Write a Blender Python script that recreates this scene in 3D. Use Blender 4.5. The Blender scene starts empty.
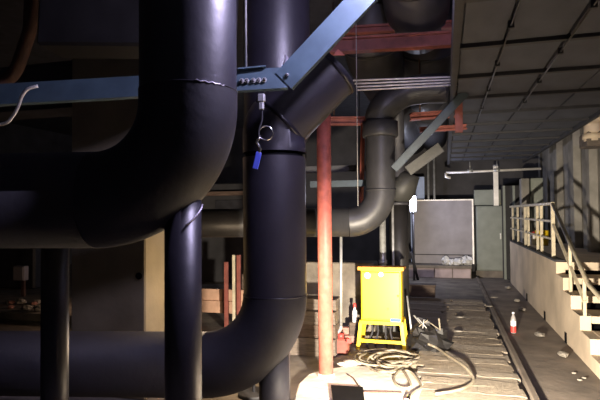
import bpy, bmesh, math, random
from mathutils import Vector, Matrix
random.seed(7)
R = math.radians
scene = bpy.context.scene
C = scene.collection

# ------------------------------------------------------------------ camera
F = 520.0; YAW = R(15.6); PITCH = R(1.43); ROLL = 0.008; CAMZ = 1.6
hor = Vector((-math.sin(YAW), math.cos(YAW), 0))
RH = Vector((math.cos(YAW), math.sin(YAW), 0))            # level camera right
FW = (hor*math.cos(PITCH) + Vector((0, 0, math.sin(PITCH)))).normalized()
UP0 = RH.cross(FW).normalized()
RT = RH*math.cos(ROLL) - UP0*math.sin(ROLL)
UP = UP0*math.cos(ROLL) + RH*math.sin(ROLL)
CAM = Vector((0, 0, CAMZ)); Z = Vector((0, 0, 1))
cam = bpy.data.cameras.new('camera'); cam.sensor_width = 36; cam.lens = 36*F/600
camo = bpy.data.objects.new('camera', cam); C.objects.link(camo)
camo.matrix_world = Matrix(((RT.x, UP.x, -FW.x, CAM.x), (RT.y, UP.y, -FW.y, CAM.y), (RT.z, UP.z, -FW.z, CAM.z), (0, 0, 0, 1)))
cam.clip_start = .05
scene.camera = camo

def ray(u, v): return FW + RT*((u-300)/F) + UP*((200-v)/F)
def P(u, v, d): return CAM + ray(u, v)*d                  # point at optical depth d
def G(u, v, z=0.0):
    r = ray(u, v); return CAM + r*((z-CAMZ)/r.z)
def PX(u, v, X): r = ray(u, v); return CAM + r*(X/r.x)
def PY(u, v, Y): r = ray(u, v); return CAM + r*(Y/r.y)
def L(right, depth, z): return RH*right + hor*depth + Vector((0, 0, z))

# ------------------------------------------------------------------ world, view
w = bpy.data.worlds.new('world'); scene.world = w; w.use_nodes = True
bg = w.node_tree.nodes['Background']; bg.inputs[0].default_value = (.30, .31, .42, 1); bg.inputs[1].default_value = .03
vs = scene.view_settings
vs.view_transform = 'Standard'; vs.look = 'None'; vs.gamma = 1; vs.exposure = 0.0; vs.use_curve_mapping = False

# lamps of the place (their housings are built further down at the same points)
WORK = L(.70, 2.55, .47); WORK_AIM = L(1.22, 4.75, -.12)
TUBE = L(.62, 2.42, 3.25)
CAGE = L(-.42, 4.62, .85)
FAR = P(413, 204, 12.2)
def add_light(name, kind, loc, power, col, size, aim=None, **kw):
    l = bpy.data.lights.new(name, kind); l.energy = power; l.color = col
    if kind == 'AREA':
        l.shape = 'RECTANGLE'; l.size = size[0]; l.size_y = size[1]
    else: l.shadow_soft_size = size
    for k, v_ in kw.items(): setattr(l, k, v_)
    o = bpy.data.objects.new(name, l); C.objects.link(o); o.location = loc
    if aim is not None: o.rotation_euler = (Vector(aim)-Vector(loc)).to_track_quat('-Z', 'Y').to_euler()
    return o
add_light('work_light_beam', 'SPOT', WORK, 2500, (1, .86, .68), .045, WORK_AIM, spot_size=R(112), spot_blend=1.0)
for k in (-1, 1): add_light('tube_light_glow', 'POINT', TUBE+RH*.12*k-Z*.05, 105, (.72, .65, 1), .06)
add_light('cage_lamp_glow', 'POINT', CAGE, 44, (1, .74, .48), .05)
SITE = P(112, 288, 8.3)
add_light('site_lamp_glow', 'POINT', SITE, 16, (1, .62, .40), .05)
add_light('far_lamp_glow', 'POINT', FAR-Vector((0, .16, 0)), 75, (.76, .78, 1), .08)

# ------------------------------------------------------------------ materials
MATS = {}
def mat(name, col, rough=.6, metal=0, var=.25, scale=6, bump=.0, bscale=30, spec=.5, col2=None, detail=6, stretch=None, emit=0):
    if name in MATS: return MATS[name]
    m = bpy.data.materials.new(name); m.use_nodes = True; nt = m.node_tree; b = nt.nodes['Principled BSDF']
    b.inputs['Roughness'].default_value = rough; b.inputs['Metallic'].default_value = metal
    b.inputs['Specular IOR Level'].default_value = spec
    tc = nt.nodes.new('ShaderNodeTexCoord'); n = nt.nodes.new('ShaderNodeTexNoise')
    n.inputs['Scale'].default_value = scale; n.inputs['Detail'].default_value = detail
    src = tc.outputs['Object']
    if stretch:
        mp = nt.nodes.new('ShaderNodeMapping'); mp.inputs['Scale'].default_value = stretch
        nt.links.new(src, mp.inputs[0]); src = mp.outputs[0]
    nt.links.new(src, n.inputs['Vector'])
    cr = nt.nodes.new('ShaderNodeValToRGB')
    a = [max(0, c*(1-var)) for c in col]; z = list(col2) if col2 else [min(1, c*(1+var)) for c in col]
    cr.color_ramp.elements[0].color = (*a, 1); cr.color_ramp.elements[0].position = .32
    cr.color_ramp.elements[1].color = (*z, 1); cr.color_ramp.elements[1].position = .68
    nt.links.new(n.outputs['Fac'], cr.inputs[0]); nt.links.new(cr.outputs[0], b.inputs['Base Color'])
    if bump:
        n2 = nt.nodes.new('ShaderNodeTexNoise'); n2.inputs['Scale'].default_value = bscale; n2.inputs['Detail'].default_value = 5
        nt.links.new(src, n2.inputs['Vector'])
        bp = nt.nodes.new('ShaderNodeBump'); bp.inputs['Strength'].default_value = bump; bp.inputs['Distance'].default_value = .02
        nt.links.new(n2.outputs['Fac'], bp.inputs['Height']); nt.links.new(bp.outputs[0], b.inputs['Normal'])
    if emit:
        b.inputs['Emission Color'].default_value = (*col, 1); b.inputs['Emission Strength'].default_value = emit
    MATS[name] = m; return m
M_RUB = mat('black_rubber_insulation', (.019, .017, .027), .43, var=.18, scale=5, bump=.08, bscale=18, spec=1.0)
M_ELB = mat('matte_elbow_insulation', (.016, .0148, .021), .65, var=.2, scale=5, bump=.12, bscale=18)
M_TAPE = mat('black_joint_tape', (.016, .015, .022), .36, var=.2)
M_TORN = mat('torn_silver_tape', (.55, .52, .62), .35, .3)
M_GPIPE = mat('grey_pipe_wrap', (.034, .034, .036), .45, var=.25, scale=5, bump=.1, bscale=20)
M_DPIPE = mat('dark_grey_pipe_wrap', (.04, .04, .048), .5, var=.25)
M_BLUE = mat('blue_grey_paint', (.072, .115, .150), .45, .1, var=.15, scale=9)
M_BLUE2 = mat('pale_blue_grey_paint', (.030, .049, .064), .5, .1, var=.18, scale=9)
M_TAN = mat('beige_paint', (.042, .042, .039), .55, .1, var=.2)
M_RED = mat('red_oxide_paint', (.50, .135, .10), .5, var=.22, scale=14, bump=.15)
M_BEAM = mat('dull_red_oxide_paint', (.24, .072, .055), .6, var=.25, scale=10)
M_CHROME = mat('chrome', (.8, .8, .82), .2, 1, var=.05)
M_WHITEP = mat('white_conduit', (.75, .73, .70), .4, .2, var=.15)
M_STEEL = mat('galvanised_steel', (.45, .46, .46), .45, .5, var=.25, scale=12)
M_YEL = mat('yellow_enamel', (.90, .62, .02), .4, var=.05, scale=4)
M_YDIRT = mat('orange_rusty_rim', (.55, .22, .02), .6, var=.35)
M_WHITE = mat('white_sticker', (.85, .86, .9), .5, var=.04)
M_BLABEL = mat('blue_plate', (.01, .075, .33), .4, var=.1)
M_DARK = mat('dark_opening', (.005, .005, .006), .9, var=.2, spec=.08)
M_CONC = mat('dusty_concrete', (.17, .145, .12), .9, var=.3, scale=3.5, bump=.5, bscale=14, col2=(.25, .22, .18))
M_PILLAR = mat('stained_concrete_pillar', (.24, .205, .135), .85, var=.18, scale=2.5, bump=.15, bscale=20)
M_PAD = mat('pale_plaster_pad', (.62, .56, .48), .9, var=.18, scale=5, bump=.4, bscale=12)
M_WALK = mat('walkway_screed', (.175, .145, .115), .85, var=.3, scale=2.5, bump=.3, bscale=9)
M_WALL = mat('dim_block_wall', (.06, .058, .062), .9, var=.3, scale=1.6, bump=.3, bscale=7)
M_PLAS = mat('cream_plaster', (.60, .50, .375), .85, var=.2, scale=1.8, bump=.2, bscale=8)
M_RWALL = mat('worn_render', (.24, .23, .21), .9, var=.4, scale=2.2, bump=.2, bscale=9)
M_RAIL = mat('cream_rail_paint', (.52, .46, .33), .5, var=.2, scale=12)
M_CEIL = mat('grey_ceiling_sheet', (.047, .052, .070), .7, var=.18, scale=2.5, bump=.05)
M_RIB = mat('dark_ceiling_joint', (.025, .025, .030), .7, var=.25)
M_SOFFIT = mat('dark_soffit', (.05, .05, .055), .9, var=.25)
M_PLANK = [mat('weathered_plank_%s' % s, c, .9, var=.4, scale=4, bump=.8, bscale=10, stretch=(1, 7, 4)) for s, c in
           (('grey', (.33, .28, .215)), ('brown', (.29, .24, .18)), ('pale', (.36, .31, .245)))]
M_TIMB = [mat('old_timber_%s' % s, c, .85, var=.35, scale=3, bump=.5, bscale=9, stretch=(1, 6, 6)) for s, c in
          (('grey', (.14, .115, .095)), ('pinkish', (.19, .125, .095)), ('brown', (.11, .08, .062)))]
M_PINK = mat('pinkish_board', (.52, .32, .22), .8, var=.2)
M_BRICK = mat('pinkish_brick', (.42, .20, .16), .85, var=.3)
M_HOSE = mat('dusty_beige_hose', (.22, .19, .14), .7, var=.25, scale=15)
M_BAG = mat('black_plastic_bag', (.014, .013, .013), .5, var=.3)
M_WBAG = mat('white_plastic_sacks', (.72, .72, .70), .5, var=.15)
M_PANEL = mat('grey_sheet_panel', (.25, .235, .26), .5, var=.15, scale=3)
M_PLATF = mat('pinkish_board_face', (.42, .34, .34), .7, var=.25, scale=3)
M_WALLGLOW = mat('painted_wall_glow', (.45, .58, .95), .6, var=.1)  # blue colour stands for lamp glow on the back wall
M_GREEN = mat('grey_green_cabinet', (.22, .245, .215), .55, var=.12, scale=4)
M_STONE = mat('pale_rubble', (.27, .25, .215), .9, var=.25, scale=12, bump=.4)
M_RUST = mat('rust_brown', (.07, .035, .025), .8, var=.35)
M_BLUEST = mat('blue_strap', (.06, .09, .55), .5, var=.1)
M_BTL = mat('clear_bottle', (.34, .33, .33), .15, var=.05)
M_REDCAP = mat('red_plastic', (.75, .07, .06), .4, var=.1)
M_LENS = mat('lamp_lens', (1, .93, .8), .3, var=0, emit=9)
M_FARLENS = mat('far_lamp_lens', (.9, .93, 1), .3, var=0, emit=6)
M_TUBE = mat('tube_glass', (.75, .78, 1), .3, var=0, emit=3)

# ------------------------------------------------------------------ mesh building
class MB:
    def __init__(s): s.v = []; s.f = []; s.sm = []
    def add(s, vs_, fs, smooth=False):
        o = len(s.v); s.v += [Vector(q) for q in vs_]; s.f += [tuple(i+o for i in f) for f in fs]; s.sm += [smooth]*len(fs); return s
    def box(s, c, size, rot=None):
        c = Vector(c); h = Vector(size)/2
        pts = [Vector((x*h.x, y*h.y, z*h.z)) for x in (-1, 1) for y in (-1, 1) for z in (-1, 1)]
        if rot is not None: pts = [rot @ q for q in pts]
        return s.add([c+q for q in pts], [(0, 1, 3, 2), (4, 6, 7, 5), (0, 4, 5, 1), (2, 3, 7, 6), (0, 2, 6, 4), (1, 5, 7, 3)])
    def beam(s, a, b, w_, h_, up=(0, 0, 1)):
        a = Vector(a); b = Vector(b); d = (b-a).normalized(); side = d.cross(Vector(up)).normalized(); u_ = side.cross(d)
        rot = Matrix((d, side, u_)).transposed()
        return s.box((a+b)/2, ((b-a).length, w_, h_), rot)
    def prism(s, poly, ext, smooth=False):
        ext = Vector(ext); n = len(poly); a = [Vector(q) for q in poly]
        return s.add(a+[q+ext for q in a], [tuple(range(n))[::-1], tuple(range(n, 2*n))] + [(i, (i+1) % n, n+(i+1) % n, n+i) for i in range(n)])
    def sweep(s, pts, r, seg=28, caps=True, closed=False):
        pts = [Vector(q) for q in pts]; n = len(pts); rs = r if isinstance(r, (list, tuple)) else [r]*n
        ts = []
        for i in range(n):
            a = pts[i-1] if (i > 0 or closed) else pts[i]; b = pts[(i+1) % n] if (i < n-1 or closed) else pts[i]
            ts.append((b-a).normalized())
        ref = Vector((0, 0, 1)) if abs(ts[0].z) < .9 else Vector((1, 0, 0))
        nrm = (ref-ts[0]*ref.dot(ts[0])).normalized(); vv = []
        for i in range(n):
            nrm = (nrm-ts[i]*nrm.dot(ts[i])).normalized(); bn = ts[i].cross(nrm)
            for k in range(seg):
                a = 2*math.pi*k/seg; vv.append(pts[i]+(nrm*math.cos(a)+bn*math.sin(a))*rs[i])
        ff = []
        for i in range(n if closed else n-1):
            for k in range(seg):
                j = (i+1) % n; ff.append((i*seg+k, i*seg+(k+1) % seg, j*seg+(k+1) % seg, j*seg+k))
        o = len(s.v); s.add(vv, ff, True)
        if caps and not closed:
            s.f.append(tuple(o+k for k in range(seg))[::-1]); s.f.append(tuple(o+(n-1)*seg+k for k in range(seg))); s.sm += [False, False]
        return s
    def lathe(s, base, prof, seg=20):
        base = Vector(base); return s.sweep([base+Vector((0, 0, z)) for _, z in prof], [max(q, 1e-4) for q, _ in prof], seg)
    def blob(s, c, rad, n=12, m=8, jit=.12, flat=0, seed=1):
        rnd = random.Random(seed); c = Vector(c); vv = []; ff = []
        for i in range(m+1):
            t = math.pi*i/m
            for k in range(n):
                a = 2*math.pi*k/n; q = 1+rnd.uniform(-jit, jit)
                p = Vector((math.sin(t)*math.cos(a)*rad[0]*q, math.sin(t)*math.sin(a)*rad[1]*q, math.cos(t)*rad[2]*(q if 0 < i < m else 1)))
                if i in (0, m): p.x = p.y = 0
                p.z = max(p.z, -rad[2]*flat) if flat else p.z
                vv.append(c+p)
        for i in range(m):
            for k in range(n): ff.append((i*n+k, (i+1)*n+k, (i+1)*n+(k+1) % n, i*n+(k+1) % n))
        return s.add(vv, ff, True)
def fillet(pts, rad, n=12):
    pts = [Vector(q) for q in pts]; out = [pts[0]]
    for i in range(1, len(pts)-1):
        p = pts[i]; a = (pts[i-1]-p).normalized(); b = (pts[i+1]-p).normalized(); r = rad[i-1] if isinstance(rad, (list, tuple)) else rad
        ang = a.angle(b); t = r/math.tan(ang/2); cc = p+(a+b).normalized()*(r/math.sin(ang/2))
        s0 = p+a*t-cc; s1 = p+b*t-cc; tot = s0.angle(s1)
        for k in range(n+1):
            q = k/n; out.append(cc+(s0*math.sin((1-q)*tot)+s1*math.sin(q*tot))/math.sin(tot))
    return out+[pts[-1]]
def smooth_path(pts, n=8):
    pts = [Vector(q) for q in pts]; out = []
    e = [2*pts[0]-pts[1]]+pts+[2*pts[-1]-pts[-2]]
    for i in range(1, len(e)-2):
        for k in range(n):
            t = k/n; a, b, c, d = e[i-1], e[i], e[i+1], e[i+2]
            out.append(.5*((2*b)+(c-a)*t+(2*a-5*b+4*c-d)*t*t+(3*b-a-3*c+d)*t**3))
    return out+[pts[-1]]

def tag(o, label=None, cat=None, group=None, kind=None):
    for k, v_ in (('label', label), ('category', cat), ('group', group), ('kind', kind)):
        if v_: o[k] = v_
    return o
def root_loc(o):
    l = Vector((0, 0, 0))
    while o is not None: l += o.location; o = o.parent
    return l
def obj(name, mb, m, parent=None, bevel=0, flat=False):
    """links mb (world coordinates) as one mesh; children keep their thing's origin"""
    me = bpy.data.meshes.new(name)
    if parent is not None: off = root_loc(parent)
    else:
        xs = [q.x for q in mb.v]; ys = [q.y for q in mb.v]; zs = [q.z for q in mb.v]
        off = Vector(((min(xs)+max(xs))/2, (min(ys)+max(ys))/2, min(zs)))
    me.from_pydata([q-off for q in mb.v], [], mb.f)
    for p_, s_ in zip(me.polygons, mb.sm): p_.use_smooth = s_ and not flat
    me.materials.append(m)
    bm = bmesh.new(); bm.from_mesh(me)
    bmesh.ops.recalc_face_normals(bm, faces=bm.faces)
    if bevel: bmesh.ops.bevel(bm, geom=bm.edges[:], offset=bevel, segments=1, affect='EDGES', clamp_overlap=True)
    bm.to_mesh(me); bm.free()
    o = bpy.data.objects.new(name, me); C.objects.link(o)
    if parent is not None: o.parent = parent
    else: o.location = off
    return o
def thing(name, label, cat, loc, group=None):
    o = bpy.data.objects.new(name, None); C.objects.link(o); o.location = loc; o.empty_display_size = .1
    return tag(o, label, cat, group)
def struct(name, mb, m, bevel=0): return tag(obj(name, mb, m, bevel=bevel), kind='structure')
def piece(src, name, loc, parent, rot=None, scale=None, m=None):
    """a copy of a loose mesh piece, sharing its data, under parent"""
    o = bpy.data.objects.new(name, src); C.objects.link(o); o.parent = parent; o.location = Vector(loc)-root_loc(parent)
    if rot: o.rotation_euler = rot
    if scale: o.scale = scale
    if m: o.material_slots[0].link = 'OBJECT'; o.material_slots[0].material = m
    return o
def unit_box(name, m, bevel=.04, jit=0, seed=3):
    bm = bmesh.new(); bmesh.ops.create_cube(bm, size=1)
    bmesh.ops.subdivide_edges(bm, edges=[e for e in bm.edges if abs((e.verts[0].co-e.verts[1].co).x) > .5], cuts=11) if jit else None
    rnd = random.Random(seed)
    if jit:
        for v_ in bm.verts: v_.co += Vector((rnd.uniform(-1, 1)*.012, rnd.uniform(-jit, jit), rnd.uniform(-jit, jit)*.7))
    elif bevel: bmesh.ops.bevel(bm, geom=bm.edges[:], offset=bevel, segments=1, affect='EDGES')
    me = bpy.data.meshes.new(name); bm.to_mesh(me); bm.free(); me.materials.append(m); return me
Z = Vector((0, 0, 1))

# ================================================================== THE SETTING
WX = 1.38                                                  # plane of the stair wall
BACK = 14.7
floor = struct('floor', MB().box((-4.6, 5.7, -.06), (15.2, 19, .12)), M_CONC)
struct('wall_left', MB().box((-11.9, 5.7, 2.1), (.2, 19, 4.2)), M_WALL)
struct('wall_right', MB().box((2.45, 6.7, 2.1), (.2, 17, 4.2)), M_RWALL)
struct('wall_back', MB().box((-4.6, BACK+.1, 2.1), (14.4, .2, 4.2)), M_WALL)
struct('ceiling', MB().box((-4.6, 5.7, 4.27), (15.2, 19, .14)), M_SOFFIT)
# right-hand wall pilasters
for i, (y, wd) in enumerate(((8.05, .34), (9.35, .22), (10.5, .4), (11.9, .3))):
    struct('trim_%d' % (i+1), MB().box((2.29, y, 1.9), (.13, wd, 3.8)), M_RWALL, bevel=.01)
# kerb strip beside the walkway, walkway screed
walk = struct('trim_6', MB().box(((.74+WX)/2, 7.6, .004), (WX-.74, 11, .012)), M_WALK)
kerb = struct('trim_5', MB().box((.70, 8.2, .03), (.06, 9.6, .06)), M_WALK, bevel=.008)
# hall ceiling: sheets on dark cross joints
CZ = 2.76
ceil2 = struct('ceiling_low', MB().box((.93, 6.9, CZ+.07), (1.62, 12.2, .05)), M_SOFFIT)
sheet = unit_box('sheet', M_CEIL, .0)
xe = [.12, .40, .80, 1.25, 1.74]; y0 = 1.21
rnd = random.Random(2)
for j in range(14):
    for i in range(4):
        y = y0+j*.86
        if y+.42 > 12.8: continue
        piece(sheet, 'ceiling_sheet', ((xe[i]+xe[i+1])/2, y+.43, CZ+.02+rnd.uniform(-.004, .004)), ceil2,
              rot=(rnd.uniform(-.006, .006), rnd.uniform(-.008, .008), 0), scale=(xe[i+1]-xe[i]-.018, .80, .03))
rib = unit_box('rib', M_RIB, .0)
for j in range(14):
    y = y0+j*.86
    if y < 12.9: piece(rib, 'cross_joint', (.93, y, CZ-.005), ceil2, scale=(1.64, .05, .035))
struct('trim_7', MB().box((.09, 6.9, CZ+.09), (.05, 12.2, .22)), M_RIB)
struct('trim_8', MB().box((1.77, 6.9, CZ+.03), (.05, 12.2, .13)), M_RIB)
for k, (x_, ya, yb, lab) in enumerate(((.40, 2.2, 6.6, 'thin steel conduit along the left seam of the low ceiling'), (.80, 2.0, 6.2, 'thin steel conduit along the middle seam of the low ceiling'))):
    t = thing('ceiling_conduit', lab, 'conduit', Vector((x_, ya, CZ-.04)))
    obj('tube', MB().sweep([(x_, ya, CZ-.035), (x_, yb, CZ-.035)], .006, 8), M_GPIPE, t)
    for q in range(5): obj('clip', MB().box((x_, ya+.3+q*.86, CZ-.028), (.035, .03, .045)), M_RIB, t)
# weathered planks laid across the middle of the floor: parts of the floor
pm = [unit_box('plank_%d' % k, M_PLANK[k], jit=.085, seed=k+5) for k in range(3)]
y = G(470, 425).y; k = 0; rnd = random.Random(11)
while y < 9.6:
    wd = rnd.uniform(.13, .24); x1 = .63+rnd.uniform(-.05, .02); x0 = -1.55 if y > 6.6 else (rnd.uniform(-.42, -.22) if y > 5.35 else rnd.uniform(-.34, -.24))
    cut = rnd.uniform(-.25, .25) if y > 6.6 else None
    spans = [(x0, x1)] if cut is None else [(x0, cut-.01), (cut+.01, x1)]
    for a, b in spans:
        h = rnd.uniform(.043, .050)
        piece(pm[k % 3], 'floor_plank', ((a+b)/2, y+wd/2, h/2), floor, rot=(rnd.uniform(-.012, .012), rnd.uniform(-.003, .003), rnd.uniform(-.012, .012)),
              scale=(b-a, wd*.99, h), m=M_PLANK[rnd.randrange(3)]); k += 1
    y += wd*.95+rnd.uniform(-.006, .006)
# concrete pad round the red column
pp = [G(u, v) for u, v in ((290, 425), (295, 402), (299, 389), (308, 380), (322, 375), (350, 371), (385, 372), (405, 376), (418, 381), (424, 389), (419, 402), (426, 425))]
pad = MB().prism([q+Z*0 for q in pp], Z*.055)
tag(obj('concrete_pad', pad, M_PAD, bevel=.012), 'pale cracked concrete pad with rounded edge under the red column', 'concrete pad')

# ================================================================== BIG BLACK PIPES
def pipe_part(root, name, pts, r, m=M_RUB, seg=40, caps=False): return obj(name, MB().sweep(pts, r, seg, caps), m, root)
def band(root, name, c, d, r, wd=.05, m=M_TAPE): return obj(name, MB().sweep([Vector(c)-Vector(d)*wd/2, Vector(c)+Vector(d)*wd/2], r, 40), m, root)
RP = .233
RUN = (RH*math.cos(R(4)) - hor*math.sin(R(4))).normalized()     # run direction, towards the right
# nearest pipe: riser, elbow, run to the left
c1 = L(-.538, 2.52, 0); z1 = 1.672; BR = .46
t = thing('insulated_pipe', 'nearest fat black insulated pipe bending from the ceiling to the left', 'pipe', Vector((c1.x, c1.y, z1-RP)))
bend_in = c1+Z*(z1+BR); bend_out = c1-RUN*BR+Z*z1
pa = fillet([c1+Z*4.19, c1+Z*z1, c1-RUN*6.0+Z*z1], BR, 20)
pipe_part(t, 'riser', [pa[0], pa[1]+Z*.06], RP); e = pipe_part(t, 'elbow', [pa[1]+Z*.06]+pa[1:-1], RP+.003, M_ELB); run = pipe_part(t, 'horizontal_run', [pa[-2], pa[-1]], RP+.003, M_ELB, caps=True)
band(t, 'joint_seam', pa[1]+Z*.06, Z, RP+.0045, .006)
# torn edge along the joint
obj('torn_tape', MB().sweep([pa[1]+Z*(.062+.004*math.sin(k*2.1)-.0004*k)+(-hor*math.cos(R(a))+RH*math.sin(R(a)))*(RP+.004) for k, a in enumerate(range(18, 56, 3))], [.0008+.0028*abs(math.sin(k*1.7)) for k in range(13)], 6), M_TORN, e)
lp = c1-RUN*.03
obj('support_leg', MB().sweep([Vector((lp.x, lp.y, 0)), Vector((lp.x, lp.y, z1+.14))], .088, 32), M_RUB, t)
obj('leg_foot', MB().box((lp.x, lp.y, .008), (.26, .26, .016)), M_RUST, t)
lq = P(55, 300, 2.72); lq = Vector((lq.x, lq.y, 0))
obj('support_leg', MB().sweep([lq, lq+Z*(z1-RP+.02)], .068, 28), M_RUB, t)
obj('leg_foot', MB().box((lq.x, lq.y, .008), (.22, .22, .016)), M_RUST, t)
# saddle torn rim where the leg meets the elbow
rim = []
for k in range(9):
    a = R(20+k*9); rim.append(Vector((lp.x, lp.y, 1.545+.10*(k/8)))+(-hor*math.cos(a)+RH*math.sin(a))*.094)
obj('torn_tape', MB().sweep(rim, .004, 6), M_TORN, t)

# second pipe: rises behind the first, leans right at the top, low run to the left
c2 = L(-.189, 3.86, 0); z2 = .483; BR2 = .52
t = thing('insulated_pipe', 'black insulated pipe rising behind the keyring, with low run along the floor', 'pipe', Vector((c2.x, c2.y, z2-RP)))
RUN2 = (RH*math.cos(R(3)) - hor*math.sin(R(3))).normalized()
pa = fillet([c2+Z*2.20, c2+Z*z2, c2-RUN2*6.2+Z*z2], BR2, 20)
zt = P(274, 158, 3.86).z
pipe_part(t, 'riser', [c2+Z*zt, pa[1]], RP); pipe_part(t, 'elbow', pa[1:-1], RP+.003, M_ELB); pipe_part(t, 'horizontal_run', [pa[-2], pa[-1]], RP+.003, M_ELB, caps=True)
band(t, 'joint_seam', pa[1], Z, RP+.0045, .010)
band(t, 'neck_band', c2+Z*zt, Z, RP-.022, .07, M_DARK)
mz = P(274.5, 127, 3.86).z; top = c2+Z*mz
dd = (RH*.70+Z*.71).normalized()
en = top+dd*.60
pb = fillet([c2+Z*(zt+.035), top, en], .12, 5)
pipe_part(t, 'mitred_head', pb[:-1], RP, caps=False)
pipe_part(t, 'leaning_run', [pb[-2], en], RP, caps=False)
band(t, 'joint_tape', pb[-2]+dd*.02, dd, RP+.005, .03)
band(t, 'end_collar', en, dd, RP+.01, .03)
obj('blind_flange', MB().sweep([en+dd*.012, en+dd*.035], RP-.02, 36), M_DPIPE, t)
lg = c2-RH*.012; lg = Vector((lg.x, lg.y, 0))
obj('support_leg', MB().sweep([lg, lg+Z*.62], .112, 32), M_ELB, t)
obj('leg_foot', MB().box(lg+Z*.008, (.3, .3, .016)), M_RUST, t)
# third: big drop from the ceiling, bends away
c3 = L(-.19, 4.43, 0)
t = thing('insulated_pipe', 'dark pipe dropping from the ceiling behind the bolted blue channel corner', 'pipe', c3)
pipe_part(t, 'riser', [c3+Z*4.19, c3+Z*2.3], .285); pipe_part(t, 'reducer', [c3+Z*2.3, c3+Z*2.27, c3+Z*2.0, c3+Z*1.97], [.289, .289, .12, .10]); pipe_part(t, 'lower_riser', [c3+Z*1.97, c3], .095, caps=True)
obj('torn_tape', MB().sweep([P(283+4*math.sin(k*.5), 68-k*2.6, 4.0) for k in range(6)], [.012, .02, .022, .02, .015, .006], 6), M_TORN, t)

# overhead mains seen beyond the red beams: drops that bend away to the back
def overhead(u, vb, d, r, ln, label, grp=None):
    b = P(u, vb, d); zc = b.z+r
    c = Vector((b.x, b.y, 0)); tt = thing('overhead_pipe', label, 'pipe', c+Z*(zc-r), grp)
    pa_ = fillet([c+Z*4.19, c+Z*zc, c+Z*zc+Vector((0, ln or BACK-c.y-.3, 0))], r+.1, 12)
    pipe_part(tt, 'riser', pa_[:2], r, M_DPIPE, 32); pipe_part(tt, 'elbow', pa_[1:-1], r+.004, M_DPIPE, 32); pipe_part(tt, 'horizontal_run', pa_[-2:], r, M_DPIPE, 32, True)
    dn = (pa_[8]-pa_[7]).normalized(); band(tt, 'joint_band', pa_[7], dn, r+.014, .035, M_GPIPE)
    return tt
overhead(371, 79, 6.1, .34, 0, 'dark overhead pipe bend left of its twin, below red beam')
overhead(428, 82, 6.5, .37, 1.1, 'dark overhead pipe bend right of its twin, above four conduits')
overhead(415, 24, 5.0, .33, 1.0, 'dark overhead pipe bend above the upper red beam')
overhead(425, 108, 8.2, .36, 0, 'dark overhead pipe bend farthest back under the conduits')

# grey wrapped pipe by the red column
c4 = P(380.5, 160, 5.85); d4 = 5.85
r4 = .163
t = thing('wrapped_pipe', 'grey wrapped pipe with collar, bending left behind the red column', 'pipe', Vector((c4.x, c4.y, P(380, 222, d4).z-r4)))
zr = P(380, 222, d4).z; cc = Vector((c4.x, c4.y, 0)); zc = P(380, 130, d4).z
pa = fillet([cc+Z*zc, cc+Z*zr, cc-RUN*4.2+Z*zr], .36, 16)
pipe_part(t, 'riser', [pa[0], pa[1]], r4, M_GPIPE, 32); pipe_part(t, 'elbow', pa[1:-1], r4+.003, M_GPIPE, 32); pipe_part(t, 'horizontal_run', pa[-2:], r4, M_GPIPE, 32, True)
band(t, 'joint_band', pa[1], Z, r4+.006, .02, M_GPIPE); band(t, 'joint_band', pa[-2]-RUN*.35, RUN, r4+.006, .02, M_GPIPE)
col_ = obj('collar', MB().sweep([cc+Z*(zc-.08), cc+Z*(zc-.06), cc+Z*(zc+.09), cc+Z*(zc+.10)], [r4+.03, r4+.04, r4+.035, r4], 32), M_GPIPE, t)
upb = smooth_path([cc+Z*(zc+.06), cc+Z*(zc+.17), P(388, 103, 5.85), P(404, 93, 5.85), P(424, 89, 5.8), P(448, 88, 5.75)], 6)
pipe_part(t, 'upper_bend', upb, r4+.0, M_GPIPE, 28, True)
# slim standing pipes around it
def slim(name, label, pts, r, m, grp=None, cat='pipe', base=True):
    tt = tag(obj(name, MB().sweep(pts, r, 14), m), label, cat, grp)
    return tt
q = P(341, 236, 5.95); v0 = P(341, 327, 5.95)
slim('standpipe', 'thin grey standpipe rising from the red valve beside the red column', [v0, q], .017, M_STEEL)
q = P(383, 262, 6.75)
t = thing('standpipe', 'pale grey standpipe just under the grey elbow, behind the yellow cabinet', 'pipe', Vector((q.x, q.y, 0)))
obj('pipe_body', MB().sweep([Vector((q.x, q.y, 0)), Vector((q.x, q.y, P(383, 212, 6.75).z))], .042, 18), M_STEEL, t); band(t, 'foot_collar', Vector((q.x, q.y, P(383, 262, 6.75).z)), Z, .055, .05, M_STEEL)
q = P(393, 240, 6.8)
slim('standpipe', 'slim pale rod right of the grey standpipe behind the yellow cabinet', [Vector((q.x, q.y, 0)), Vector((q.x, q.y, P(393, 203, 6.8).z))], .017, M_STEEL)
# dark riser with reducer at the mouth of the hall
q = P(399, 250, 6.9)
t = thing('riser_with_reducer', 'dark riser topped by a grey green cone reducer behind the diagonal tray', 'pipe', Vector((q.x, q.y, 0)))
zz = P(401, 196, 6.9).z
obj('riser', MB().sweep([Vector((q.x, q.y, 0)), Vector((q.x, q.y, zz))], .125, 26), M_BAG, t)
rd = (RH*.75+Z*.45).normalized()
obj('reducer', MB().sweep([Vector((q.x, q.y, zz-.08)), Vector((q.x, q.y, zz+.05))+rd*.04, Vector((q.x, q.y, zz+.16))+rd*.10, Vector((q.x, q.y, zz+.28))], [.125, .19, .20, .09], 26), M_TAN, t)
obj('flange', MB().sweep([Vector((q.x, q.y, zz-.12)), Vector((q.x, q.y, zz-.08))], .14, 26), M_DPIPE, t)
obj('upper_pipe', MB().sweep([Vector((q.x, q.y, zz+.25)), Vector((q.x, q.y, 4.19))], .09, 20), M_DPIPE, t)

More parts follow.
